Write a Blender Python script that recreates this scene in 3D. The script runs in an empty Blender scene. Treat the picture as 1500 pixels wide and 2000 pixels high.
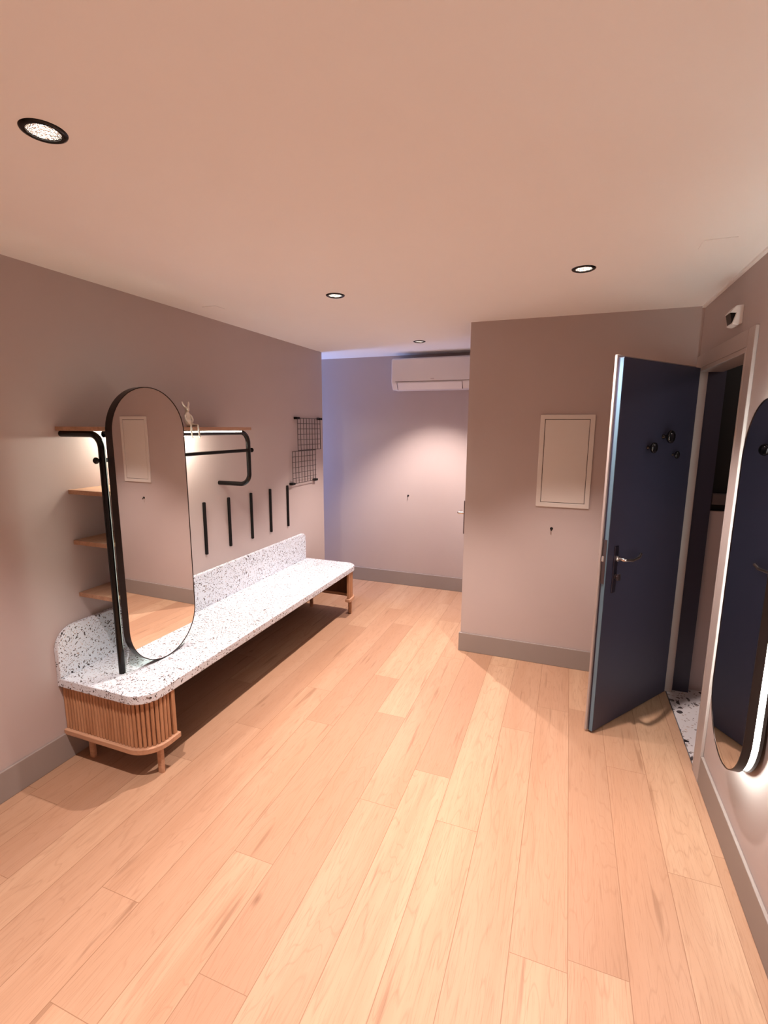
import bpy, bmesh, math, random
from mathutils import Vector, Matrix
random.seed(7)
PI = math.pi
scene = bpy.context.scene
COL = scene.collection

# ------------------------------------------------------------------ camera
H = 2.4
YAW, PITCH, ROLL, FPX = 0.3589, 0.1723, 0.0054, 951.394
cy, sy, cp, sp = math.cos(YAW), math.sin(YAW), math.cos(PITCH), math.sin(PITCH)
fwd = Vector((-sy * cp, cy * cp, -sp)); right = Vector((cy, sy, 0)); up = right.cross(fwd)
r2 = math.cos(ROLL) * right + math.sin(ROLL) * up
u2 = -math.sin(ROLL) * right + math.cos(ROLL) * up
cam_data = bpy.data.cameras.new('camera')
cam = bpy.data.objects.new('camera', cam_data); COL.objects.link(cam)
cam.matrix_world = Matrix(((r2.x, u2.x, -fwd.x, 2.3055), (r2.y, u2.y, -fwd.y, 0.0), (r2.z, u2.z, -fwd.z, 1.687), (0, 0, 0, 1)))
cam_data.sensor_fit = 'VERTICAL'; cam_data.sensor_height = 24.0
cam_data.lens = FPX * 24.0 / 2000.0
cam_data.clip_start = 0.02
scene.camera = cam

# ------------------------------------------------------------------ world, exposure, daylight
world = bpy.data.worlds.new('world'); scene.world = world; world.use_nodes = True
world.node_tree.nodes['Background'].inputs[0].default_value = (0.25, 0.4, 1.0, 1)
world.node_tree.nodes['Background'].inputs[1].default_value = 0.05
scene.view_settings.view_transform = 'Standard'
scene.view_settings.look = 'None'
scene.view_settings.exposure = 1.25
scene.view_settings.gamma = 1.0
scene.view_settings.use_curve_mapping = False
scene.cycles.max_bounces = 12
scene.cycles.diffuse_bounces = 8
scene.cycles.glossy_bounces = 6
scene.cycles.blur_glossy = 0.3
scene.cycles.sample_clamp_indirect = 6.0

WARM = (1.0, 0.83, 0.76)
SPOT_W = 78.0
LED_STRENGTH = 9.0
DAY_W = 14.0
DAY_COL = (0.36, 0.50, 1.0)

dl = bpy.data.lights.new('daylight', 'AREA'); dl.shape = 'RECTANGLE'; dl.size = 0.40; dl.size_y = 1.5
dl.energy = DAY_W; dl.color = DAY_COL
dlo = bpy.data.objects.new('daylight', dl); COL.objects.link(dlo)
dlo.location = (-1.31, 4.615, 1.35); dlo.rotation_euler = (PI / 2, 0, -PI / 2)   # outside the passage window, shining towards +x

# ------------------------------------------------------------------ helpers
def link(o): COL.objects.link(o); return o

def mesh_obj(name, bm, mat, parent=None, smooth=None):
    bmesh.ops.recalc_face_normals(bm, faces=bm.faces[:])
    me = bpy.data.meshes.new(name); bm.to_mesh(me); bm.free()
    if mat is not None: me.materials.append(mat)
    if smooth is not None:
        me.shade_smooth() if hasattr(me, 'shade_smooth') else None
        if smooth < 3.1:
            try: me.set_sharp_from_angle(angle=smooth)
            except Exception: pass
    o = link(bpy.data.objects.new(name, me))
    if parent is not None: o.parent = parent
    return o

def empty(name, loc=(0, 0, 0), rz=0.0, parent=None):
    o = link(bpy.data.objects.new(name, None)); o.location = loc; o.rotation_euler = (0, 0, rz)
    o.empty_display_size = 0.05
    if parent is not None: o.parent = parent
    return o

def tag(o, label=None, cat=None, group=None, kind=None):
    if label: o['label'] = label
    if cat: o['category'] = cat
    if group: o['group'] = group
    if kind: o['kind'] = kind
    return o

def structure(o): o['kind'] = 'structure'; return o

def box(bm, x0, x1, y0, y1, z0, z1):
    m = Matrix.Translation(((x0 + x1) / 2, (y0 + y1) / 2, (z0 + z1) / 2)) @ Matrix.Diagonal((abs(x1 - x0), abs(y1 - y0), abs(z1 - z0), 1))
    return bmesh.ops.create_cube(bm, size=1.0, matrix=m)['verts']

def B(name, dims, mat, parent=None, bevel=0.0, seg=2):
    bm = bmesh.new(); box(bm, *dims)
    o = mesh_obj(name, bm, mat, parent)
    if bevel: bev(o, bevel, seg)
    return o

def bev(o, w, seg=2, angle=0.6):
    m = o.modifiers.new('bevel', 'BEVEL'); m.width = w; m.segments = seg; m.limit_method = 'ANGLE'; m.angle_limit = angle
    m.harden_normals = False
    return o

def prism(bm, pts, z0, z1, frame=None):
    """extrude a closed outline; frame maps (u, v, w) to a point"""
    f = frame or (lambda u, v, w: Vector((u, v, w)))
    lo = [bm.verts.new(f(u, v, z0)) for u, v in pts]; hi = [bm.verts.new(f(u, v, z1)) for u, v in pts]
    n = len(pts)
    bm.faces.new(lo[::-1]); bm.faces.new(hi)
    for i in range(n):
        bm.faces.new((lo[i], lo[(i + 1) % n], hi[(i + 1) % n], hi[i]))

def ring_prism(bm, outer, inner, z0, z1, frame):
    n = len(outer)
    A = [bm.verts.new(frame(u, v, z0)) for u, v in outer]; Bv = [bm.verts.new(frame(u, v, z1)) for u, v in outer]
    Cc = [bm.verts.new(frame(u, v, z0)) for u, v in inner]; D = [bm.verts.new(frame(u, v, z1)) for u, v in inner]
    for i in range(n):
        j = (i + 1) % n
        bm.faces.new((A[i], A[j], Bv[j], Bv[i])); bm.faces.new((Cc[j], Cc[i], D[i], D[j]))
        bm.faces.new((Bv[i], Bv[j], D[j], D[i])); bm.faces.new((A[j], A[i], Cc[i], Cc[j]))

def lathe(bm, prof, n=32, M=None, cap=True):
    M = M or Matrix.Identity(4); rings = []
    for r, z in prof:
        rings.append([bm.verts.new(M @ Vector((r * math.cos(2 * PI * k / n), r * math.sin(2 * PI * k / n), z))) for k in range(n)])
    for a, b in zip(rings, rings[1:]):
        for k in range(n):
            bm.faces.new((a[k], a[(k + 1) % n], b[(k + 1) % n], b[k]))
    if cap:
        bm.faces.new(rings[0][::-1]); bm.faces.new(rings[-1])

def axis_matrix(p, d):
    z = Vector(d).normalized(); q = z.to_track_quat('Z', 'Y')
    return Matrix.Translation(Vector(p)) @ q.to_matrix().to_4x4()

def cyl(bm, p0, p1, r, n=20, r1=None):
    p0 = Vector(p0); p1 = Vector(p1); L = (p1 - p0).length
    lathe(bm, [(r, 0), (r if r1 is None else r1, L)], n, axis_matrix(p0, p1 - p0))

def fillet(pts, rad, seg=10):
    pts = [Vector(p) for p in pts]; out = [pts[0]]
    for i in range(1, len(pts) - 1):
        a, b, c = pts[i - 1], pts[i], pts[i + 1]
        d1 = (a - b).normalized(); d2 = (c - b).normalized()
        ang = d1.angle(d2); t = rad / math.tan(ang / 2)
        p1 = b + d1 * t; p2 = b + d2 * t
        cen = b + (d1 + d2).normalized() * (rad / math.sin(ang / 2))
        v1 = p1 - cen; v2 = p2 - cen; th = v1.angle(v2)
        for k in range(seg + 1):
            s = k / seg
            out.append(cen + (v1 * math.sin((1 - s) * th) + v2 * math.sin(s * th)) / math.sin(th))
    out.append(pts[-1]); return out

def tube(bm, pts, r, n=16):
    pts = [Vector(p) for p in pts]
    t0 = (pts[1] - pts[0]).normalized()
    nrm = t0.orthogonal().normalized(); rings = []
    for i, p in enumerate(pts):
        t = (pts[min(i + 1, len(pts) - 1)] - pts[max(i - 1, 0)]).normalized()
        nrm = (nrm - t * nrm.dot(t)).normalized(); b = t.cross(nrm)
        rings.append([bm.verts.new(p + (nrm * math.cos(2 * PI * k / n) + b * math.sin(2 * PI * k / n)) * r) for k in range(n)])
    for a, b in zip(rings, rings[1:]):
        for k in range(n): bm.faces.new((a[k], a[(k + 1) % n], b[(k + 1) % n], b[k]))
    bm.faces.new(rings[0][::-1]); bm.faces.new(rings[-1])

def rounded_rect(u0, u1, v0, v1, rads, seg=10):
    """outline counter-clockwise from lower left; rads = (ll, lr, ur, ul)"""
    out = []
    for (cu, cv, r, a0) in ((u0, v0, rads[0], PI), (u1, v0, rads[1], 1.5 * PI), (u1, v1, rads[2], 0), (u0, v1, rads[3], 0.5 * PI)):
        if r <= 0: out.append((cu, cv)); continue
        ccu = cu + r if cu == u0 else cu - r; ccv = cv + r if cv == v0 else cv - r
        for k in range(seg + 1):
            a = a0 + k / seg * PI / 2; out.append((ccu + r * math.cos(a), ccv + r * math.sin(a)))
    return out

def stadium(w, h, seg=28):
    r = w / 2; c = h / 2 - r; out = []
    for k in range(seg + 1):
        a = k / seg * PI; out.append((r * math.cos(a), c + r * math.sin(a)))
    for k in range(seg + 1):
        a = PI + k / seg * PI; out.append((r * math.cos(a), -c + r * math.sin(a)))
    return out

# ------------------------------------------------------------------ materials
def srgb(r, g, b):
    f = lambda c: (c / 255 / 12.92) if c / 255 <= 0.04045 else ((c / 255 + 0.055) / 1.055) ** 2.4
    return (f(r), f(g), f(b), 1)

class NT:
    def __init__(s, name):
        s.m = bpy.data.materials.new(name); s.m.use_nodes = True; s.t = s.m.node_tree
        s.b = s.t.nodes['Principled BSDF']
    def n(s, typ, **kw):
        nd = s.t.nodes.new(typ)
        for k, v in kw.items(): setattr(nd, k, v)
        return nd
    def l(s, a, b): s.t.links.new(a, b)
    def math(s, op, a, b=None, c=None):
        nd = s.n('ShaderNodeMath', operation=op)
        for i, v in enumerate((a, b, c)):
            if v is None: continue
            if isinstance(v, (int, float)): nd.inputs[i].default_value = v
            else: s.l(v, nd.inputs[i])
        return nd.outputs[0]
    def mix(s, f, a, b):
        nd = s.n('ShaderNodeMix', data_type='RGBA')
        for sock, v in ((nd.inputs[0], f), (nd.inputs[6], a), (nd.inputs[7], b)):
            if isinstance(v, (int, float)): sock.default_value = v
            elif isinstance(v, tuple): sock.default_value = v if len(v) == 4 else (*v, 1)
            else: s.l(v, sock)
        return nd.outputs[2]
    def coords(s, which='Object', scale=(1, 1, 1), loc=(0, 0, 0)):
        tc = s.n('ShaderNodeTexCoord'); mp = s.n('ShaderNodeMapping')
        mp.inputs['Scale'].default_value = scale; mp.inputs['Location'].default_value = loc
        s.l(tc.outputs[which], mp.inputs[0]); return mp.outputs[0]
    def noise(s, vec, scale, detail=3, rough=0.5):
        nd = s.n('ShaderNodeTexNoise'); nd.inputs['Scale'].default_value = scale
        nd.inputs['Detail'].default_value = detail; nd.inputs['Roughness'].default_value = rough
        s.l(vec, nd.inputs['Vector']); return nd.outputs['Fac']
    def ramp(s, f, stops):
        nd = s.n('ShaderNodeValToRGB'); e = nd.color_ramp.elements
        while len(e) < len(stops): e.new(0.5)
        for el, (p, c) in zip(e, stops): el.position = p; el.color = c if len(c) == 4 else (*c, 1)
        s.l(f, nd.inputs[0]); return nd.outputs[0]
    def bump(s, h, strength, dist=0.002):
        nd = s.n('ShaderNodeBump'); nd.inputs['Strength'].default_value = strength; nd.inputs['Distance'].default_value = dist
        s.l(h, nd.inputs['Height']); s.l(nd.outputs[0], s.b.inputs['Normal'])

def paint(name, col, rough=0.75, var=0.03, bump=0.15, metallic=0.0, spec=0.5, scale=220):
    t = NT(name); v = t.coords()
    f = t.noise(v, 6, 4)
    dark = tuple(c * (1 - var) for c in col[:3]); lite = tuple(min(1, c * (1 + var)) for c in col[:3])
    t.l(t.mix(f, dark, lite), t.b.inputs['Base Color'])
    t.b.inputs['Roughness'].default_value = rough; t.b.inputs['Metallic'].default_value = metallic
    t.b.inputs['Specular IOR Level'].default_value = spec
    if bump: t.bump(t.noise(v, scale, 2), bump, 0.0006)
    return t.m

WALL = (0.44, 0.373, 0.360)
M = {}
M['wall'] = paint('wall_paint', WALL, 0.6, 0.02, 0.12)
M['base'] = paint('baseboard_paint', (0.27, 0.232, 0.215), 0.5, 0.02, 0.05)
M['trim'] = paint('casing_paint', (0.42, 0.365, 0.35), 0.4, 0.02, 0.05)
M['ceiling'] = paint('ceiling_paint', (0.85, 0.865, 0.865), 0.85, 0.01, 0.1)
M['white'] = paint('white_enamel', (0.66, 0.63, 0.60), 0.4, 0.01, 0.03)
M['plastic'] = paint('white_plastic', (0.72, 0.69, 0.68), 0.35, 0.01, 0.0)
M['black'] = paint('black_metal', (0.004, 0.003, 0.003), 0.16, 0.1, 0.0, 0.0, 0.3)
M['edge'] = paint('lit_blue_edge', (0.12, 0.21, 0.29), 0.3, 0.05, 0.0)
M['plate'] = paint('blue_black_steel', (0.05, 0.045, 0.07), 0.3, 0.02, 0.0, 0.8)
M['blackmatt'] = paint('matt_black_metal', (0.004, 0.003, 0.003), 0.6, 0.1, 0.05, 0.0, 0.2)
M['frame'] = paint('dark_bronze_frame', (0.030, 0.022, 0.020), 0.3, 0.05, 0.0, 0.6)
M['blue'] = paint('navy_door_paint', (0.036, 0.036, 0.066), 0.42, 0.04, 0.06)
M['chrome'] = paint('brushed_steel', (0.62, 0.58, 0.55), 0.22, 0.02, 0.0, 1.0)
M['chromedark'] = paint('dark_steel', (0.16, 0.13, 0.14), 0.3, 0.02, 0.0, 0.9)
M['silver'] = paint('polished_silver', (0.80, 0.77, 0.70), 0.34, 0.02, 0.0, 1.0)
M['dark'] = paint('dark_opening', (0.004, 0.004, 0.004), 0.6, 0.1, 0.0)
M['groove'] = paint('shadow_grey_plastic', (0.10, 0.08, 0.08), 0.6, 0.1, 0.0)
M['housing'] = paint('lamp_housing', (0.03, 0.03, 0.03), 0.6, 0.1, 0.0)
M['knob'] = paint('black_glossy_knob', (0.008, 0.008, 0.010), 0.12, 0.1, 0.0, 0.3, 0.8)

def wood(name, c0, c1, axis=0, rough=0.5, scale=1.0):
    t = NT(name)
    sc = [26 * scale, 26 * scale, 26 * scale]; sc[axis] = 2.2 * scale
    v = t.coords('Object', tuple(sc)); f = t.noise(v, 1.0, 6, 0.62)
    sc2 = [140 * scale] * 3; sc2[axis] = 6 * scale
    g = t.noise(t.coords('Object', tuple(sc2)), 1.0, 2)
    col = t.ramp(f, [(0.3, c0), (0.7, c1)])
    col = t.mix(t.math('MULTIPLY', t.math('GREATER_THAN', g, 0.58), 0.25), col, tuple(c * 0.6 for c in c0))
    t.l(col, t.b.inputs['Base Color']); t.b.inputs['Roughness'].default_value = rough
    t.bump(g, 0.1, 0.0008)
    return t.m
M['oak_y'] = wood('oak_along', (0.33, 0.19, 0.12), (0.47, 0.29, 0.19), 1)
M['oak_z'] = wood('oak_upright', (0.33, 0.155, 0.075), (0.50, 0.27, 0.15), 2)
M['oak_rail'] = wood('oak_rail_wood', (0.42, 0.23, 0.14), (0.56, 0.33, 0.21), 0)
M['oak_dark'] = wood('oak_backing', (0.11, 0.045, 0.02), (0.16, 0.07, 0.035), 2)

M['board'] = paint('shade_board_brown', (0.030, 0.012, 0.006), 0.7, 0.1, 0.0)
def terrazzo(name, base, s1, s2, d1, d2):
    t = NT(name); v0 = t.coords('Object', (1, 1, 1), (0.131, 0.377, 0.219))
    nz = t.n('ShaderNodeTexNoise'); nz.inputs['Scale'].default_value = 9.0; t.l(v0, nz.inputs['Vector'])
    vm = t.n('ShaderNodeVectorMath', operation='MULTIPLY_ADD'); t.l(nz.outputs['Color'], vm.inputs[0]); vm.inputs[1].default_value = (0.12, 0.12, 0.12); t.l(v0, vm.inputs[2])
    v = vm.outputs[0]
    def layer(scale, thr, dens):
        a = t.n('ShaderNodeTexVoronoi', feature='F1'); a.inputs['Scale'].default_value = scale; a.inputs['Randomness'].default_value = 1.0
        t.l(v, a.inputs['Vector'])
        sep = t.n('ShaderNodeSeparateColor'); t.l(a.outputs['Color'], sep.inputs[0])
        m = t.math('MULTIPLY', t.math('LESS_THAN', a.outputs['Distance'], thr), t.math('LESS_THAN', sep.outputs[0], dens))
        return m, sep.outputs[1]
    m1, c1 = layer(s1, 0.42, d1); m2, c2 = layer(s2, 0.40, d2)
    col = t.mix(t.noise(v, 30, 3), tuple(c * 0.95 for c in base), base)
    col = t.mix(m2, col, t.ramp(c2, [(0.0, (0.10, 0.085, 0.09)), (0.5, (0.30, 0.25, 0.24)), (1.0, (0.55, 0.42, 0.36))]))
    col = t.mix(m1, col, t.ramp(c1, [(0.0, (0.015, 0.012, 0.016)), (0.55, (0.06, 0.05, 0.055)), (1.0, (0.24, 0.20, 0.20))]))
    t.l(col, t.b.inputs['Base Color']); t.b.inputs['Roughness'].default_value = 0.42
    t.bump(t.noise(v, 150, 2), 0.04, 0.0005)
    return t.m
M['terrazzo'] = terrazzo('terrazzo', (0.66, 0.72, 0.80), 98, 170, 0.30, 0.34)
M['terrazzo_floor'] = terrazzo('terrazzo_tiles', (0.62, 0.60, 0.62), 26, 60, 0.3, 0.3)

def mirror_mat():
    t = NT('mirror_glass'); t.b.inputs['Base Color'].default_value = (0.93, 0.92, 0.91, 1)
    t.b.inputs['Metallic'].default_value = 1.0; t.b.inputs['Roughness'].default_value = 0.0
    return t.m
M['mirror'] = mirror_mat()

def emit(name, col, strength):
    t = NT(name); t.b.inputs['Base Color'].default_value = (0.8, 0.8, 0.8, 1)
    t.b.inputs['Emission Color'].default_value = (*col, 1); t.b.inputs['Emission Strength'].default_value = strength
    return t.m
M['led'] = emit('led_strip_light', (0.94, 1.0, 0.84), LED_STRENGTH)
M['led_right'] = emit('mirror_backlight', (0.93, 1.0, 0.93), 22.0)
M['strip'] = emit('tube_light_strip', (1.0, 0.97, 0.86), 5.0)
M['under'] = emit('shelf_light', (1.0, 0.92, 0.76), 60.0)
M['under_bright'] = emit('shelf_light_bright', (1.0, 0.94, 0.80), 210.0)
M['lens'] = emit('downlight_lens', (1.0, 0.86, 0.74), 7.0)

def reflector():
    t = NT('faceted_reflector'); v = t.coords('Generated')
    t.b.inputs['Metallic'].default_value = 1.0; t.b.inputs['Roughness'].default_value = 0.16
    t.b.inputs['Base Color'].default_value = (0.9, 0.88, 0.86, 1)
    a = t.n('ShaderNodeTexVoronoi'); a.inputs['Scale'].default_value = 14; t.l(v, a.inputs['Vector'])
    t.bump(a.outputs['Distance'], 0.9, 0.004)
    return t.m
M['reflector'] = reflector()

def glass_mat():
    t = NT('window_glass'); t.b.inputs['Base Color'].default_value = (0.9, 0.95, 1, 1)
    t.b.inputs['Transmission Weight'].default_value = 1.0; t.b.inputs['Roughness'].default_value = 0.0
    t.b.inputs['IOR'].default_value = 1.45
    return t.m
M['glass'] = glass_mat()

# ------------------------------------------------------------------ floor
def floor_mat():
    t = NT('oak_plank_floor')
    uv = t.n('ShaderNodeUVMap'); uv.uv_map = 'plank'
    at = t.n('ShaderNodeAttribute'); at.attribute_name = 'tone'
    sepa = t.n('ShaderNodeSeparateColor'); t.l(at.outputs['Color'], sepa.inputs[0])
    tone, rnd, hue = sepa.outputs
    sep = t.n('ShaderNodeSeparateXYZ'); t.l(uv.outputs[0], sep.inputs[0]); u, v = sep.outputs[0], sep.outputs[1]
    comb = t.n('ShaderNodeCombineXYZ')
    t.l(t.math('MULTIPLY', u, 1.0), comb.inputs[0]); t.l(t.math('MULTIPLY', v, 0.075), comb.inputs[1]); t.l(t.math('MULTIPLY', rnd, 37.0), comb.inputs[2])
    big = t.noise(comb.outputs[0], 9, 4, 0.6)
    # cathedral figure: bands of distorted distance
    comb2 = t.n('ShaderNodeCombineXYZ')
    t.l(t.math('MULTIPLY', u, 1.0), comb2.inputs[0]); t.l(t.math('MULTIPLY', v, 0.10), comb2.inputs[1]); t.l(t.math('MULTIPLY', rnd, 91.0), comb2.inputs[2])
    fig = t.noise(comb2.outputs[0], 7.5, 2, 0.5)
    bands = t.math('ABSOLUTE', t.math('SINE', t.math('MULTIPLY', fig, 62.0)))
    fine_c = t.n('ShaderNodeCombineXYZ')
    t.l(t.math('MULTIPLY', u, 1.0), fine_c.inputs[0]); t.l(t.math('MULTIPLY', v, 0.03), fine_c.inputs[1]); t.l(rnd, fine_c.inputs[2])
    fine = t.noise(fine_c.outputs[0], 330, 3, 0.6)
    base = t.ramp(tone, [(0.0, (0.345, 0.200, 0.125)), (0.5, (0.425, 0.262, 0.168)), (1.0, (0.480, 0.318, 0.205))])
    base = t.mix(t.math('MULTIPLY', hue, 0.30), base, (0.46, 0.262, 0.172))
    col = t.mix(t.math('MULTIPLY', t.ramp(big, [(0.40, (0, 0, 0)), (0.66, (1, 1, 1))]), 0.58), base, (0.365, 0.200, 0.118))
    col = t.mix(t.math('MULTIPLY', t.ramp(bands, [(0.0, (1, 1, 1)), (0.30, (0, 0, 0))]), 0.36), col, (0.30, 0.16, 0.095))
    col = t.mix(t.math('MULTIPLY', t.ramp(fine, [(0.54, (0, 0, 0)), (0.70, (1, 1, 1))]), 0.5), col, (0.27, 0.145, 0.085))
    # dark streaks and knots
    kc = t.n('ShaderNodeCombineXYZ')
    t.l(t.math('MULTIPLY', u, 1.0), kc.inputs[0]); t.l(t.math('MULTIPLY', v, 0.42), kc.inputs[1]); t.l(t.math('MULTIPLY', rnd, 53.0), kc.inputs[2])
    vo = t.n('ShaderNodeTexVoronoi', feature='F1'); vo.inputs['Scale'].default_value = 5.5; t.l(kc.outputs[0], vo.inputs['Vector'])
    ks = t.n('ShaderNodeSeparateColor'); t.l(vo.outputs['Color'], ks.inputs[0])
    kd = t.math('ADD', vo.outputs['Distance'], t.math('MULTIPLY', t.math('SUBTRACT', fine, 0.5), 0.05))
    knot = t.math('MULTIPLY', t.ramp(kd, [(0.02, (1, 1, 1)), (0.085, (0, 0, 0))]), t.math('LESS_THAN', ks.outputs[0], 0.42))
    col = t.mix(t.math('MULTIPLY', knot, 0.75), col, (0.17, 0.080, 0.042))
    sc = t.n('ShaderNodeCombineXYZ')
    t.l(t.math('MULTIPLY', u, 1.0), sc.inputs[0]); t.l(t.math('MULTIPLY', v, 0.06), sc.inputs[1]); t.l(t.math('MULTIPLY', rnd, 17.0), sc.inputs[2])
    st = t.noise(sc.outputs[0], 28, 2, 0.5)
    col = t.mix(t.math('MULTIPLY', t.ramp(st, [(0.655, (0, 0, 0)), (0.73, (1, 1, 1))]), 0.5), col, (0.20, 0.10, 0.055))
    # joints
    eu = t.math('MINIMUM', u, t.math('SUBTRACT', 0.18, u))
    line = t.math('LESS_THAN', eu, 0.0014)
    at2 = t.n('ShaderNodeAttribute'); at2.attribute_name = 'len'
    ev = t.math('MINIMUM', v, t.math('SUBTRACT', at2.outputs['Fac'], v))
    line = t.math('MAXIMUM', line, t.math('LESS_THAN', ev, 0.0011))
    col = t.mix(t.math('MULTIPLY', line, 0.75), col, (0.22, 0.11, 0.06))
    t.l(col, t.b.inputs['Base Color'])
    t.b.inputs['Roughness'].default_value = 0.5; t.b.inputs['Specular IOR Level'].default_value = 0.35
    t.bump(t.math('SUBTRACT', fine, t.math('MULTIPLY', line, 1.0)), 0.08, 0.0008)
    return t.m
M['floor'] = floor_mat()

FX0, FX1, FY0, FY1 = -1.3, 3.0, -1.6, 4.84
bm = bmesh.new()
uvl = bm.loops.layers.uv.new('plank'); tl = bm.loops.layers.float_color.new('tone'); ll = bm.loops.layers.float.new('len')
joint = {0.61: 2.105, 0.79: 1.08, 0.97: 0.755, 1.15: 1.385, 1.33: 2.497, 1.69: 2.10, 2.23: 1.384, 1.51: 0.30, 1.87: 3.35, 2.05: 2.62, 2.41: 2.95, 2.59: 0.95, 2.77: 1.9, 2.95: 2.05, 0.43: 1.75, 0.25: 2.5, 0.07: 1.3}
TONE = {(0.79, 1): 0.55, (1.69, 1): 0.12, (1.69, 0): 0.95, (1.33, 0): 0.2, (1.33, 1): 0.85, (1.15, 1): 0.25, (1.15, 0): 0.7, (0.97, 0): 0.75, (0.61, 1): 0.1, (0.61, 0): 0.45, (2.23, 1): 0.55, (2.23, 0): 0.85}
LEN = 1.523
k = -8
while True:
    x0 = 0.07 + 0.18 * k
    if x0 >= FX1: break
    x1 = x0 + 0.18
    if x1 > FX0:
        j = joint.get(round(x0, 2), random.uniform(0, LEN))
        n0 = math.floor((FY0 - j) / LEN); q = n0
        while j + q * LEN < FY1:
            a, b_ = j + q * LEN, j + (q + 1) * LEN
            ca, cb = max(a, FY0), min(b_, FY1); xa, xb = max(x0, FX0), min(x1, FX1)
            side = {0: 1, -1: 0}.get(q)
            tone = TONE.get((round(x0, 2), side), random.uniform(0.15, 0.95)); rn = random.random(); hu = random.random()
            vs = [bm.verts.new((X, Y, 0)) for X, Y in ((xa, ca), (xb, ca), (xb, cb), (xa, cb))]
            f = bm.faces.new(vs)
            for lp in f.loops:
                lp[uvl].uv = (lp.vert.co.x - x0, lp.vert.co.y - a); lp[tl] = (tone, rn, hu, 1); lp[ll] = LEN
            q += 1
    k += 1
bmesh.ops.remove_doubles(bm, verts=bm.verts[:], dist=1e-5)
flo = mesh_obj('floor', bm, M['floor'])
structure(flo)
if flo.data.polygons[0].normal.z < 0: flo.data.flip_normals()
structure(B('floor_subfloor', (FX0, 3.0, FY0, FY1, -0.06, -0.002), M['dark']))

# ------------------------------------------------------------------ walls, ceiling
LY, BY, AY, CX, WX = 4.392, 4.842, 3.502, 1.624, 3.006
structure(B('wall_left', (-0.12, 0.0, FY0, LY, 0, H), M['wall']))
structure(B('wall_back', (FX0, CX + 0.12, BY, BY + 0.1, 0, H), M['wall']))
DY0, DY1, DZ = 2.585, 3.415, 2.035       # doorway in the right wall
bm = bmesh.new()
box(bm, WX, WX + 0.1, FY0, DY0, 0, H); box(bm, WX, WX + 0.1, DY0, DY1, DZ, H); box(bm, WX, WX + 0.03, DY1, AY, 0, H)
structure(mesh_obj('wall_right', bm, M['wall']))
structure(B('wall_rear', (-0.12, WX + 0.1, FY0 - 0.1, FY0, 0, H), M['wall']))
structure(B('wall_alcove', (CX, WX + 0.1, AY, AY + 0.10, 0, H), M['wall']))
# side of the alcove block, with the doorway of the second door
bm = bmesh.new()
box(bm, CX, CX + 0.1, AY + 0.10, BY, 0, H)
structure(mesh_obj('wall_corner', bm, M['wall']))
# passage beyond the left wall
structure(B('wall_passage', (FX0, -0.12, LY - 0.1, LY, 0, H), M['wall']))
bm = bmesh.new()
wx = -1.25
box(bm, wx - 0.05, wx, LY, BY, 0, 0.6); box(bm, wx - 0.05, wx, LY, BY, 2.1, H)
structure(mesh_obj('wall_end', bm, M['wall']))
bm = bmesh.new()
box(bm, wx - 0.05, wx, LY, LY + 0.03, 0.6, 2.1); box(bm, wx - 0.05, wx, BY - 0.03, BY, 0.6, 2.1)
box(bm, wx - 0.05, wx, LY + 0.03, BY - 0.03, 0.6, 0.63); box(bm, wx - 0.05, wx, LY + 0.03, BY - 0.03, 2.07, 2.1)
w1 = structure(mesh_obj('window_1', bm, M['plastic']))

LAMPS = [(1.046, 0.959), (1.05, 2.566), (1.071, 4.116), (2.317, 2.532), (2.317, 0.95), (1.046, -0.64), (2.317, -0.64)]
R_IN = 0.038
bm = bmesh.new()
def edge_loop(pts):
    vs = [bm.verts.new((x, y, H)) for x, y in pts]
    return [bm.edges.new((vs[i], vs[(i + 1) % len(vs)])) for i in range(len(vs))]
es = edge_loop([(FX0, FY0 - 0.1), (WX + 0.1, FY0 - 0.1), (WX + 0.1, BY + 0.1), (FX0, BY + 0.1)])
for lx, ly in LAMPS:
    es += edge_loop([(lx + R_IN * 1.08 * math.cos(2 * PI * i / 24), ly + R_IN * 1.08 * math.sin(2 * PI * i / 24)) for i in range(24)])
bmesh.ops.triangle_fill(bm, use_beauty=True, use_dissolve=False, edges=es)
for f in list(bm.faces):
    c = f.calc_center_median()
    if any((c.x - lx) ** 2 + (c.y - ly) ** 2 < (R_IN * 0.98) ** 2 and all(((v.co.x - lx) ** 2 + (v.co.y - ly) ** 2) < (R_IN * 1.1) ** 2 for v in f.verts) for lx, ly in LAMPS):
        bm.faces.remove(f)
structure(mesh_obj('ceiling', bm, M['ceiling']))

# baseboards
def baseboard(name, dims):
    return structure(bev(B(name, dims, M['base']), 0.003, 2))
HB = 0.146; T = 0.013
baseboard('baseboard_left', (0, T, FY0, LY, 0, HB))
baseboard('baseboard_back', (FX0, CX, BY - T, BY, 0, HB))
baseboard('baseboard_alcove', (CX - T, WX, AY - T, AY, 0, HB))
baseboard('baseboard_right', (WX - T, WX, FY0, 2.497, 0, HB))
baseboard('baseboard_corner', (CX - T, CX, AY, 3.515, 0, HB))

# narrow shadow trim at the ceiling over the right wall
structure(B('trim_1', (WX - 0.016, WX, 0.0, AY, H - 0.010, H), M['ceiling']))

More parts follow.
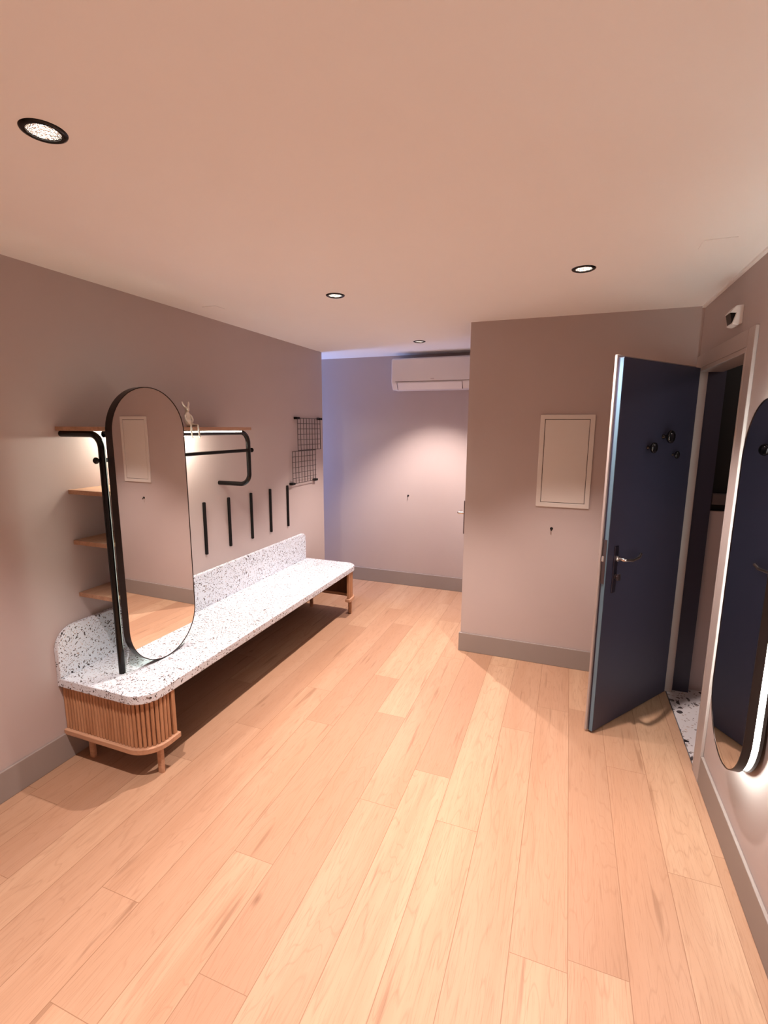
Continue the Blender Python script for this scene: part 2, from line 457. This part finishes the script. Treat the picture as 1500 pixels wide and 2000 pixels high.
# ------------------------------------------------------------------ doorway on the right
bm = bmesh.new()
cw = 0.085; ct = 0.014
box(bm, WX - ct, WX, DY0 - cw, DY0, 0, DZ + cw * 0.9); box(bm, WX - ct, WX, DY0, AY - 0.005, DZ, DZ + cw * 0.9); box(bm, WX - ct, WX, DY1, AY - 0.005, 0, DZ)
tr = structure(mesh_obj('trim_2', bm, M['trim'])); bev(tr, 0.003, 2)
bm = bmesh.new()
box(bm, WX - ct, WX + 0.11, DY0, DY0 + 0.022, 0, DZ - 0.022); box(bm, WX - ct, WX + 0.03, DY1 - 0.022, DY1, 0, DZ - 0.022); box(bm, WX - ct, WX + 0.11, DY0, DY1, DZ - 0.022, DZ)
box(bm, WX + 0.045, WX + 0.11, DY0 + 0.022, DY0 + 0.036, 0, DZ - 0.022)
structure(bev(mesh_obj('trim_3', bm, M['trim']), 0.002, 1))
# washroom beyond
structure(B('floor_washroom', (WX, 4.3, 2.2, 4.1, -0.03, -0.001), M['terrazzo_floor']))
structure(B('wall_washroom_blue', (WX + 0.03, WX + 0.128, 3.425, 3.60, 0, H), M['blue']))
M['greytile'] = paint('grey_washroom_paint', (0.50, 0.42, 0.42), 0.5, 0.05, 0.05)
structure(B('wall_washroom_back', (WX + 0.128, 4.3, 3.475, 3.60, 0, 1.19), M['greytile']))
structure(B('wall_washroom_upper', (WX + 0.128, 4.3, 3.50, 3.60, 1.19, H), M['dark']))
structure(B('wall_washroom_side', (4.2, 4.3, 2.2, 4.0, 0, H), M['greytile']))
structure(B('wall_washroom_near', (WX + 0.1, 4.3, 2.1, 2.2, 0, H), M['greytile']))
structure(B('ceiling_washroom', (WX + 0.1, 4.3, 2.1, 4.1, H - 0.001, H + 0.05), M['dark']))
wl = bpy.data.lights.new('washroom_fill', 'POINT'); wl.energy = 1.6; wl.color = WARM; wl.shadow_soft_size = 0.06
wlo = link(bpy.data.objects.new('washroom_fill', wl)); wlo.location = (3.75, 2.75, 2.25)  # added fill that lifts the dim washroom wall, no known lamp
B_ = B('dark_shelf', (3.14, 3.9, 3.44, 3.498, 1.235, 1.30), M['groove'], bevel=0.004)
tag(B_, 'dark wall shelf seen through the open doorway beside the navy door', 'shelf')

# door leaf: local x runs from hinge to free edge, local y = towards the washroom side seen by the camera
hx, hy = 2.992, 3.368
dvec = Vector((2.528 - 2.999, 2.722 - 3.373)).normalized()
ang = math.atan2(dvec.y, dvec.x)
door = structure(empty('door_1', (hx, hy, 0.012), ang))
# with ang the local +y points to the left of the run hinge->edge; the camera side is +y
DL = 0.782; DH = 2.022
leaf = B('door_leaf', (0.004, DL, -0.030, 0.0, 0, DH), M['blue'], door, 0.003, 2)
face = B('outer_facing', (-0.004, DL + 0.014, -0.042, -0.030, 0, DH + 0.012), M['trim'], door, 0.002, 2)
tag(face, 'pale grey outer skin of the door')
# blue door edge: grazing lamp light and sheen put into a paler colour
B('lit_edge_strip', (DL - 0.0005, DL + 0.003, -0.020, -0.001, 0, DH - 0.004), M['edge'], door, 0.001, 1)
# lock plate, latch, handle
lp_ = B('lock_plate', (DL + 0.003, DL + 0.0065, -0.024, -0.006, 0.86, 1.10), M['chromedark'], door, 0.001, 1)
B('latch', (DL + 0.006, DL + 0.020, -0.021, -0.009, 0.985, 1.015), M['chrome'], lp_, 0.002, 2)
bp_ = B('handle_plate', (0.688, 0.724, 0.0, 0.006, 0.80, 1.06), M['plate'], door, 0.003, 2)
bm = bmesh.new()
tube(bm, fillet([(0.706, 0.004, 0.993), (0.706, 0.052, 0.993), (0.640, 0.056, 0.982), (0.560, 0.048, 0.986), (0.530, 0.040, 1.000)], 0.014, 6), 0.0088, 14)
lathe(bm, [(0.016, 0.0), (0.016, 0.012), (0.011, 0.016)], 20, axis_matrix((0.706, 0.005, 0.993), (0, 1, 0)))
mesh_obj('door_handle', bm, M['chrome'], door, 0.8)
bm = bmesh.new()
lathe(bm, [(0.015, 0), (0.015, 0.008), (0.008, 0.010), (0.008, 0.02)], 20, axis_matrix((0.703, 0.005, 0.892), (0, 1, 0)))
box(bm, 0.692, 0.714, 0.022, 0.030, 0.875, 0.910)
mesh_obj('thumb_turn', bm, M['chromedark'], door, 0.8)
bm = bmesh.new()
tube(bm, fillet([(0.706, -0.040, 0.993), (0.706, -0.095, 0.993), (0.60, -0.098, 0.990)], 0.014, 6), 0.0088, 14)
mesh_obj('door_handle', bm, M['chrome'], door, 0.8)
for (rr, zz, s) in ((0.494, 1.575, 0.9), (0.346, 1.632, 1.1), (0.224, 1.530, 0.68)):
    bm = bmesh.new()
    prof = [(0.012, 0), (0.012, 0.004), (0.007, 0.010), (0.007, 0.020), (0.022, 0.026), (0.031, 0.034), (0.033, 0.040), (0.030, 0.047), (0.018, 0.053), (0.002, 0.055)]
    lathe(bm, [(a * s, b2 * s) for a, b2 in prof], 36, axis_matrix((rr, 0.0, zz), (0, 1, 0)))
    tag(mesh_obj('coat_hook', bm, M['knob'], door, 0.9), 'black glossy round hook')
for zz in (0.22, 1.02, 1.80):
    bm = bmesh.new(); cyl(bm, (-0.006, -0.020, zz), (-0.006, -0.020, zz + 0.09), 0.007, 14)
    mesh_obj('hinge', bm, M['chromedark'], door, 0.8)

# second door, in the side of the alcove block: only its lever shows past the corner
door2 = structure(empty('door_2', (CX, 3.53, 0)))
B('door_leaf', (-0.006, 0.0, 0.0, 0.85, 0.005, 2.03), M['trim'], door2, 0.001, 1)
B('handle_plate', (-0.016, -0.006, 0.012, 0.050, 0.905, 1.155), M['chromedark'], door2, 0.002, 2)
bm = bmesh.new()
tube(bm, fillet([(-0.014, 0.03, 1.06), (-0.062, 0.03, 1.06), (-0.062, 0.15, 1.055)], 0.012, 6), 0.009, 14)
mesh_obj('door_handle', bm, M['chrome'], door2, 0.8)

# ------------------------------------------------------------------ bench
bench = tag(empty('bench', (0, 0, 0)), 'long white terrazzo wall bench with rounded oak slatted ends', 'bench')
BX = 0.56; BY0 = 1.53; BY1 = 3.98; ZT = 0.45; ZB = 0.405
bm = bmesh.new()
prism(bm, rounded_rect(0.0, BX, BY0, BY1, (0, 0.11, 0.11, 0), 14), ZB, ZT)
bev(mesh_obj('seat_slab', bm, M['terrazzo'], bench), 0.004, 3)
bm = bmesh.new()
# backsplash outline in (y, z)
prism(bm, rounded_rect(BY0, BY1 - 0.02, ZT, 0.70, (0, 0, 0.05, 0.11), 14), 0.001, 0.028, lambda u, v, w: Vector((w, u, v)))
bev(mesh_obj('backsplash', bm, M['terrazzo'], bench), 0.003, 2)

bm = bmesh.new(); prism(bm, rounded_rect(0.014, BX - 0.03, BY0 + 0.03, BY1 - 0.03, (0, 0.09, 0.09, 0), 10), ZB - 0.014, ZB)  # unseen board, added to soak up bounce light beneath the bench
tag(mesh_obj('shade_board', bm, M['board'], bench), 'dark brown board added to deepen the shade under the slab')
def end_path(off, n=10, yend=1.70):
    """plan path of the near end: from the wall along +x, round the corner and back along the front"""
    x1 = 0.553 - off; y0 = 1.548 + off; R = 0.115 - off
    pts = [(0.0, y0)]; 
    for i in range(n + 1):
        a = -PI / 2 + i / n * PI / 2
        pts.append((x1 - R + R * math.cos(a), y0 + R + R * math.sin(a)))
    pts.append((x1, yend)); return pts
def resample(pts, step):
    out = []; acc = 0.0; carry = step / 2
    for (a, b) in zip(pts, pts[1:]):
        d = math.hypot(b[0] - a[0], b[1] - a[1])
        while carry <= d:
            t = carry / d; out.append((a[0] + (b[0] - a[0]) * t, a[1] + (b[1] - a[1]) * t)); carry += step
        carry -= d
    return out
SY = BY0 + BY1    # mirror sum for the far end
def mirrored(pts, far): return [(x, SY - y) for x, y in pts] if far else pts
for far in (False, True):
    g = empty('slatted_panel', (0, 0, 0), 0, bench)
    bm = bmesh.new()
    for (x, y) in mirrored(resample(end_path(0.008, 14), 0.0205), far):
        cyl(bm, (x, y, 0.170), (x, y, ZB), 0.0088, 12)
    mesh_obj('oak_slats', bm, M['oak_z'], g, 0.7)
    bm = bmesh.new()
    a = mirrored(end_path(0.012, 14), far); b2 = mirrored(end_path(0.020, 14), far)
    prism_pts = a + b2[::-1]
    prism(bm, prism_pts, 0.165, ZB)
    mesh_obj('backing', bm, M['oak_dark'], g)
    ye = (1.700, 1.722); ye = (SY - ye[1], SY - ye[0]) if far else ye
    B('end_post', (0.533, 0.555, ye[0], ye[1], 0.168, ZB), M['oak_z'], g, 0.002, 2)
    bm = bmesh.new()
    a = mirrored(end_path(-0.014, 14, 1.735), far); b2 = mirrored(end_path(0.032, 14, 1.735), far)
    prism(bm, a + b2[::-1], 0.140, 0.168)
    bev(mesh_obj('lower_rail', bm, M['oak_rail'], bench), 0.004, 2)
    for lx, ly in ((0.524, 1.636), (0.105, 1.60)):
        yy = SY - ly if far else ly
        bm = bmesh.new()
        prism(bm, rounded_rect(lx - 0.017, lx + 0.017, yy - 0.011, yy + 0.011, (0.009,) * 4, 5), 0.0, 0.142)
        mesh_obj('leg', bm, M['oak_rail'], bench, 0.9)

# ------------------------------------------------------------------ backlit mirrors
def backlit_mirror(name, loc, rz, w, h, rim, ring_gap, ring_t, plate_t, plate_inset, label, led='led'):
    """local +y = out of the glass; local x = width; local z = height"""
    root = tag(empty(name, loc, rz), label, 'mirror')
    fr = lambda u, v, d: Vector((u, d, v))
    o = stadium(w, h); i1 = stadium(w - 0.008, h - 0.008); ig = stadium(w - 0.0085, h - 0.0085)
    bm = bmesh.new(); ring_prism(bm, o, i1, -rim, 0.0, fr)
    mesh_obj('mirror_frame', bm, M['frame'], root, 0.8)
    bm = bmesh.new(); prism(bm, ig, -0.006, -0.0015, fr); mesh_obj('mirror_glass', bm, M['mirror'], root)
    bm = bmesh.new(); prism(bm, stadium(w - 0.010, h - 0.010), -rim + 0.001, -rim + 0.004, fr); mesh_obj('back_panel', bm, M['blackmatt'], root)
    r_o = stadium(w - 2 * ring_gap, h - 2 * ring_gap); r_i = stadium(w - 2 * ring_gap - 0.012, h - 2 * ring_gap - 0.012)
    bm = bmesh.new(); ring_prism(bm, r_o, r_i, -rim - ring_t, -rim, fr)
    mesh_obj('led_strip', bm, M[led], root, 0.8)
    bm = bmesh.new(); prism(bm, stadium(w - 2 * plate_inset, h - 2 * plate_inset), -rim - ring_t - plate_t, -rim - ring_t, fr)
    mesh_obj('back_plate', bm, M['frame'], root, 0.8)
    return root
# left mirror: faces +x, turned a hair; local y axis -> (cos t, sin t)
tl_ = -0.0155
backlit_mirror('standing_mirror', (0.334, 1.911, 1.1645), tl_ - PI / 2, 0.452, 1.425, 0.040, 0.050, 0.012, 0.002, 0.052,
               'tall oval backlit mirror in thin dark frame standing on the terrazzo bench')
tr_ = PI - 0.035
backlit_mirror('wall_mirror', (2.940, 2.077, 1.103), tr_ - PI / 2, 0.462, 1.382, 0.027, 0.012, 0.020, 0.010, 0.006,
               'oval backlit mirror on the right wall beside the doorway', 'led_right')

# ------------------------------------------------------------------ tube rack
PX, PY, TZ, FYT = 0.258, 1.686, 1.648, 2.812
rack = tag(empty('clothes_rack', (PX, PY, ZT)), 'black bent tube clothes rack fixed between bench and wall', 'clothes rack')
def rk(name, bm, mat, smooth=0.8):
    o = mesh_obj(name, bm, mat, rack, smooth); o.matrix_parent_inverse = Matrix.Translation((-PX, -PY, -ZT)); return o
bm = bmesh.new(); tube(bm, fillet([(PX, PY, ZT), (PX, PY, TZ), (0.0, PY, TZ)], 0.065, 12), 0.0155, 20); rk('upright_tube', bm, M['black'])
bm = bmesh.new(); tube(bm, fillet([(PX, PY + 0.017, TZ), (PX, FYT, TZ), (PX, FYT, 1.293), (0.0, FYT, 1.293)], 0.075, 12), 0.0155, 20); rk('loop_tube', bm, M['black'])
bm = bmesh.new(); cyl(bm, (PX, PY - 0.01, 1.527), (PX, FYT + 0.03, 1.527), 0.0105, 18); rail = rk('hanging_rail', bm, M['blackmatt'])
bm = bmesh.new(); box(bm, PX + 0.0115, PX + 0.0170, PY + 0.03, FYT - 0.085, TZ + 0.003, TZ + 0.0100)
tag(rk('light_strip', bm, M['strip'], None), 'glowing white light strip along the top tube')
for yy, d, mt in ((PY - 0.012, -1, 'black'), (FYT + 0.014, 1, 'blackmatt')):
    bm = bmesh.new()
    lathe(bm, [(0.009, 0), (0.007, 0.012), (0.015, 0.018), (0.0155, 0.026), (0.011, 0.031)], 24, axis_matrix((PX, yy, 1.527), (0, d, 0)))
    rk('end_knob', bm, M[mt])

# shelves
def shelf(y0, y1, x1, z0, z1, label, grp=None):
    o = B('wall_shelf', (0.0005, x1, y0, y1, z0, z1), M['oak_y'], None, 0.002, 2)
    tag(o, label, 'shelf', grp); return o
shelf(1.657, 2.815, 0.288, 1.6625, 1.682, 'long thin oak shelf resting on the top tube of the rack')
for z, lb in ((1.374, 'highest of the three short oak shelves behind the standing mirror'), (1.118, 'middle one of the three short oak shelves behind the standing mirror'), (0.844, 'lowest of the three short oak shelves, just above the bench backsplash')):
    shelf(1.690, 2.20, 0.235, z - 0.022, z, lb, 'short oak shelves behind the standing mirror')

ls = [o for o in COL.objects if o.name.startswith('wall_shelf')][0]
for xx, yy in ((0.12, 1.985), (0.085, 2.375)):
    bm = bmesh.new(); lathe(bm, [(0.030, 0.0), (0.030, -0.030), (0.024, -0.040), (0.001, -0.045)], 28, Matrix.Translation((xx, yy, 1.6625)))
    mesh_obj('shelf_light', bm, M['under_bright'] if yy > 2.2 else M['under'], ls, 0.9)

# ------------------------------------------------------------------ figurine (silver rabbit sitting with dangling legs)
def skinned(name, verts, edges, radii, mat, parent=None, sub=2):
    me = bpy.data.meshes.new(name); me.from_pydata([Vector(v) for v in verts], edges, [])
    o = link(bpy.data.objects.new(name, me)); me.materials.append(mat)
    o.modifiers.new('skin', 'SKIN').use_smooth_shade = True
    for i, r in enumerate(radii): me.skin_vertices[0].data[i].radius = (r, r)
    me.skin_vertices[0].data[0].use_root = True
    s = o.modifiers.new('sub', 'SUBSURF'); s.levels = sub; s.render_levels = sub
    if parent: o.parent = parent
    return o
V = [(0, 0, .018), (0, 0, .045), (0.002, 0, .070), (0.004, 0, .086), (0.010, 0, .100), (0.026, 0, .096),
     (0.004, -.010, .112), (-0.002, -.020, .128), (-0.004, -.024, .146), (0.006, .006, .113), (0.004, .011, .130), (0.000, .013, .146),
     (.035, -.014, .012), (.092, -.020, .011), (.097, -.021, -.024), (.098, -.021, -.054), (.114, -.021, -.060),
     (.035, .014, .012), (.092, .020, .011), (.097, .022, -.024), (.098, .023, -.054), (.114, .024, -.060),
     (.012, -.019, .064), (.030, -.021, .040), (.036, -.012, .026), (.012, .019, .064), (.030, .021, .040), (.036, .012, .026)]
E_ = [(0, 1), (1, 2), (2, 3), (3, 4), (4, 5), (4, 6), (6, 7), (7, 8), (4, 9), (9, 10), (10, 11), (0, 12), (12, 13), (13, 14), (14, 15), (15, 16),
      (0, 17), (17, 18), (18, 19), (19, 20), (20, 21), (2, 22), (22, 23), (23, 24), (2, 25), (25, 26), (26, 27)]
Rr = [0.026, 0.022, 0.016, 0.008, 0.012, 0.008, 0.0055, 0.0065, 0.0035, 0.0055, 0.0065, 0.0035,
      0.009, 0.0062, 0.0055, 0.0045, 0.006, 0.009, 0.0062, 0.0055, 0.0045, 0.006, 0.006, 0.005, 0.0045, 0.006, 0.005, 0.0045]
fig = skinned('rabbit_figurine', V, E_, Rr, M['silver'])
fig.location = (0.213, 2.303, 1.682); fig.rotation_euler = (0, 0, -0.43)
tag(fig, 'small silver rabbit figurine sitting on the long shelf with dangling legs', 'figurine')

# ------------------------------------------------------------------ wall bars
bar0 = None
ords = ['black upright wall bar nearest the standing mirror', 'second black upright wall bar from the mirror', 'middle one of the five black upright wall bars', 'black upright wall bar second from the wire grids', 'black upright wall bar nearest the wire grids']
for yb, lb in zip((2.637, 2.896, 3.166, 3.429, 3.698), ords):
    if bar0 is None:
        bm = bmesh.new(); prism(bm, rounded_rect(-0.0105, 0.0105, -0.183, 0.183, (0.006,) * 4, 5), 0.0, 0.014, lambda u, v, w: Vector((w, u, v)))
        o = bar0 = bev(mesh_obj('wall_bar', bm, M['blackmatt']), 0.002, 2)
    else: o = link(bar0.copy())
    o.location = (0.0, yb, 0.994)
    tag(o, lb, 'coat rack', 'black wall bars above the bench')

# ------------------------------------------------------------------ wire grids
def grid(y0, y1, z0, z1, clip_top, label):
    root = tag(empty('wire_grid', (0.0, y0, z0)), label, 'wire grid', 'wire grid panels on the left wall')
    bm = bmesh.new(); W_, H_ = y1 - y0, z1 - z0
    for i in range(9):
        y = W_ * i / 8; cyl(bm, (0.024, y, 0), (0.024, y, H_), 0.0024 if i not in (0, 8) else 0.003, 8)
    for i in range(7):
        z = H_ * i / 6; cyl(bm, (0.028, -0.003, z), (0.028, W_ + 0.003, z), 0.0024 if i not in (0, 6) else 0.003, 8)
    mesh_obj('wire_mesh', bm, M['gridwire'], root)
    z = H_ if clip_top else 0.0
    for y in (0.0, W_):
        B('clip', (0.0, 0.036, y - 0.026, y + 0.026, z - 0.010, z + 0.010), M['blackmatt'], root, 0.003, 2)
    return root
M['gridwire'] = paint('dark_wire', (0.030, 0.016, 0.014), 0.45, 0.1, 0.0)
grid(3.869, 4.294, 1.476, 1.763, True, 'upper black wire grid panel, the higher one near the wall end')
grid(3.767, 4.187, 1.183, 1.470, False, 'lower black wire grid panel hanging offset below the other grid')

# ------------------------------------------------------------------ electrical panel
ep = tag(empty('electrical_panel', (2.1165, AY, 1.154)), 'pale flush electrical panel cover on the wall left of the navy door', 'electrical panel')
W_, H_ = 0.342, 0.622
bm = bmesh.new()
ring_prism(bm, rounded_rect(0, W_, 0, H_, (0.004,) * 4, 3), rounded_rect(0.030, W_ - 0.030, 0.030, H_ - 0.030, (0.002,) * 4, 3), -0.010, 0.0, lambda u, v, w: Vector((u, w, v)))
bev(mesh_obj('panel_frame', bm, M['white'], ep), 0.003, 2)
B('panel_recess', (0.030, W_ - 0.030, -0.003, 0.0, 0.030, H_ - 0.030), M['groove'], ep)
B('panel_door', (0.0335, W_ - 0.0335, -0.008, -0.003, 0.0335, H_ - 0.0335), M['white'], ep, 0.002, 2)
bm = bmesh.new(); lathe(bm, [(0.006, 0), (0.006, 0.001)], 16, axis_matrix((W_ - 0.065, -0.008, H_ * 0.46), (0, -1, 0)))
mesh_obj('panel_lock', bm, M['white'], ep)

def peg(loc, label):
    r = tag(empty('wall_peg', loc), label, 'peg', 'small dark wall pegs')
    bm = bmesh.new(); lathe(bm, [(0.010, 0), (0.0095, 0.003), (0.006, 0.005)], 20, axis_matrix((0, 0, 0), (0, -1, 0)))
    mesh_obj('rosette', bm, M['blackmatt'], r, 0.8)
    bm = bmesh.new(); tube(bm, fillet([(0, -0.003, 0), (0, -0.016, -0.002), (0, -0.017, -0.014)], 0.004, 4), 0.0035, 10)
    mesh_obj('pin', bm, M['blackmatt'], r, 0.8)
peg((2.231, AY, 1.002), 'small dark peg on the wall just below the electrical panel')
peg((0.759, BY, 0.980), 'small dark peg on the far back wall below the air conditioner')

# ------------------------------------------------------------------ air conditioner
ac = tag(empty('air_conditioner', (0.643, BY, 2.047)), 'white split air conditioner unit high on the far back wall', 'air conditioner')
L_ = 0.82
prof = [(0.0, 0.012), (0.0, 0.292), (-0.02, 0.298), (-0.195, 0.298), (-0.219, 0.285), (-0.222, 0.25), (-0.222, 0.075), (-0.214, 0.050), (-0.185, 0.004), (-0.165, 0.0), (-0.02, 0.0)]
bm = bmesh.new(); prism(bm, prof, 0.0, L_, lambda u, v, w: Vector((w, u, v)))
bev(mesh_obj('casing', bm, M['plastic'], ac, 0.5), 0.004, 3)
bm = bmesh.new(); box(bm, 0.006, L_ - 0.006, -0.2275, -0.222, 0.080, 0.283)
bev(mesh_obj('front_panel', bm, M['plastic'], ac), 0.003, 2)
bm = bmesh.new()
for (z0, z1, yo) in ((0.0735, 0.0775, -0.2235),): box(bm, 0.04, L_ - 0.04, yo, -0.2215, z0, z1)
mesh_obj('seam', bm, M['groove'], ac)
bm = bmesh.new(); prism(bm, [(-0.223, 0.068), (-0.2265, 0.062), (-0.194, 0.000), (-0.187, 0.004), (-0.214, 0.052)], 0.062, L_ - 0.125, lambda u, v, w: Vector((w, u, v)))
bev(mesh_obj('air_flap', bm, M['plastic'], ac, 0.5), 0.0015, 2)
for xx in (0.056, L_ - 0.125):
    bm = bmesh.new(); prism(bm, [(-0.2165, 0.052), (-0.224, 0.068), (-0.226, 0.062), (-0.192, -0.001), (-0.185, 0.003)], xx, xx + 0.0045, lambda u, v, w: Vector((w, u, v)))
    mesh_obj('flap_gap', bm, M['groove'], ac)
B('badge', (0.395, 0.43, -0.2285, -0.2270, 0.094, 0.100), M['greytile'], ac)

# ------------------------------------------------------------------ motion sensor above the doorway
sn = tag(empty('motion_sensor', (WX, 2.79, 2.20)), 'small white wedge shaped motion sensor above the doorway on the right', 'sensor')
fs = lambda u, v, w: Vector((u, w, v))
bm = bmesh.new(); prism(bm, [(0.0, 0.042), (-0.030, 0.040), (-0.052, 0.012), (-0.026, 0.010), (-0.040, -0.040), (-0.020, -0.046), (0.0, -0.040)], -0.045, 0.045, fs)
bev(mesh_obj('sensor_body', bm, M['plastic'], sn), 0.003, 2)
bm = bmesh.new(); prism(bm, [(-0.026, 0.0095), (-0.049, 0.0105), (-0.0385, -0.036)], -0.036, 0.036, fs)
mesh_obj('sensor_lens', bm, M['black'], sn)

# ------------------------------------------------------------------ flush ceiling hatches
for (x0, x1, y0, y1, lb) in ((2.74, 2.852, 2.318, 2.418, 'flush square hatch in the ceiling over the doorway side'), (0.17, 0.27, 2.53, 2.62, 'flush square hatch in the ceiling above the left wall')):
    r = tag(empty('ceiling_hatch', ((x0 + x1) / 2, (y0 + y1) / 2, H)), lb, 'hatch', 'flush ceiling hatches')
    w_, d_ = (x1 - x0) / 2, (y1 - y0) / 2
    o = B('hatch_cover', (-w_, w_, -d_, d_, -0.003, -0.0002), M['ceiling'], r, 0.001, 1)

# ------------------------------------------------------------------ recessed downlights
LB = ['recessed downlight over the left foreground, the largest in view', 'recessed downlight in the ceiling above the middle of the bench', 'recessed downlight nearest the air conditioner', 'recessed downlight in front of the electrical panel', 'recessed downlight over the right side of the foreground floor', 'recessed downlight behind the viewer on the left', 'recessed downlight behind the viewer on the right']
def make_lamp():
    r = empty('downlight', (0, 0, H))
    bm = bmesh.new(); lathe(bm, [(R_IN * 0.985, 0.002), (R_IN, -0.004), (0.044, -0.006), (0.051, -0.003), (0.0525, 0.0)], 48, cap=False)
    mesh_obj('trim_ring', bm, M['black'], r, 0.9)
    bm = bmesh.new(); lathe(bm, [(R_IN * 0.99, 0.0), (0.035, 0.010), (0.029, 0.024), (0.020, 0.036)], 40, cap=False)
    mesh_obj('reflector', bm, M['reflector'], r, 0.9)
    bm = bmesh.new(); lathe(bm, [(0.0205, 0.034), (0.0205, 0.037), (0.001, 0.038)], 32, cap=True)
    mesh_obj('lens', bm, M['lens'], r, 0.9)
    bm = bmesh.new(); lathe(bm, [(R_IN * 1.07, 0.0005), (R_IN * 1.07, 0.06), (0.001, 0.061)], 32, cap=False)
    mesh_obj('housing', bm, M['housing'], r, 0.9)
    sp_ = bpy.data.lights.new('downlight_bulb', 'SPOT'); sp_.energy = SPOT_W; sp_.color = WARM
    sp_.spot_size = math.radians(85); sp_.spot_blend = 0.6; sp_.shadow_soft_size = 0.016
    so = link(bpy.data.objects.new('bulb_light', sp_)); so.parent = r; so.location = (0, 0, 0.014)
    return r
proto = None
for (lx, ly), lb in zip(LAMPS, LB):
    if proto is None: o = proto = make_lamp()
    else:
        o = link(proto.copy())
        for ch in proto.children:
            c = link(ch.copy()); c.parent = o
    if lb.endswith('air conditioner'):                      # this one is turned up a little
        for c in o.children:
            if c.type == 'LIGHT': c.data = c.data.copy(); c.data.energy = SPOT_W * 1.35; c.data.spot_size = math.radians(95)
    o.location = (lx, ly, H); tag(o, lb, 'downlight', 'recessed ceiling downlights')
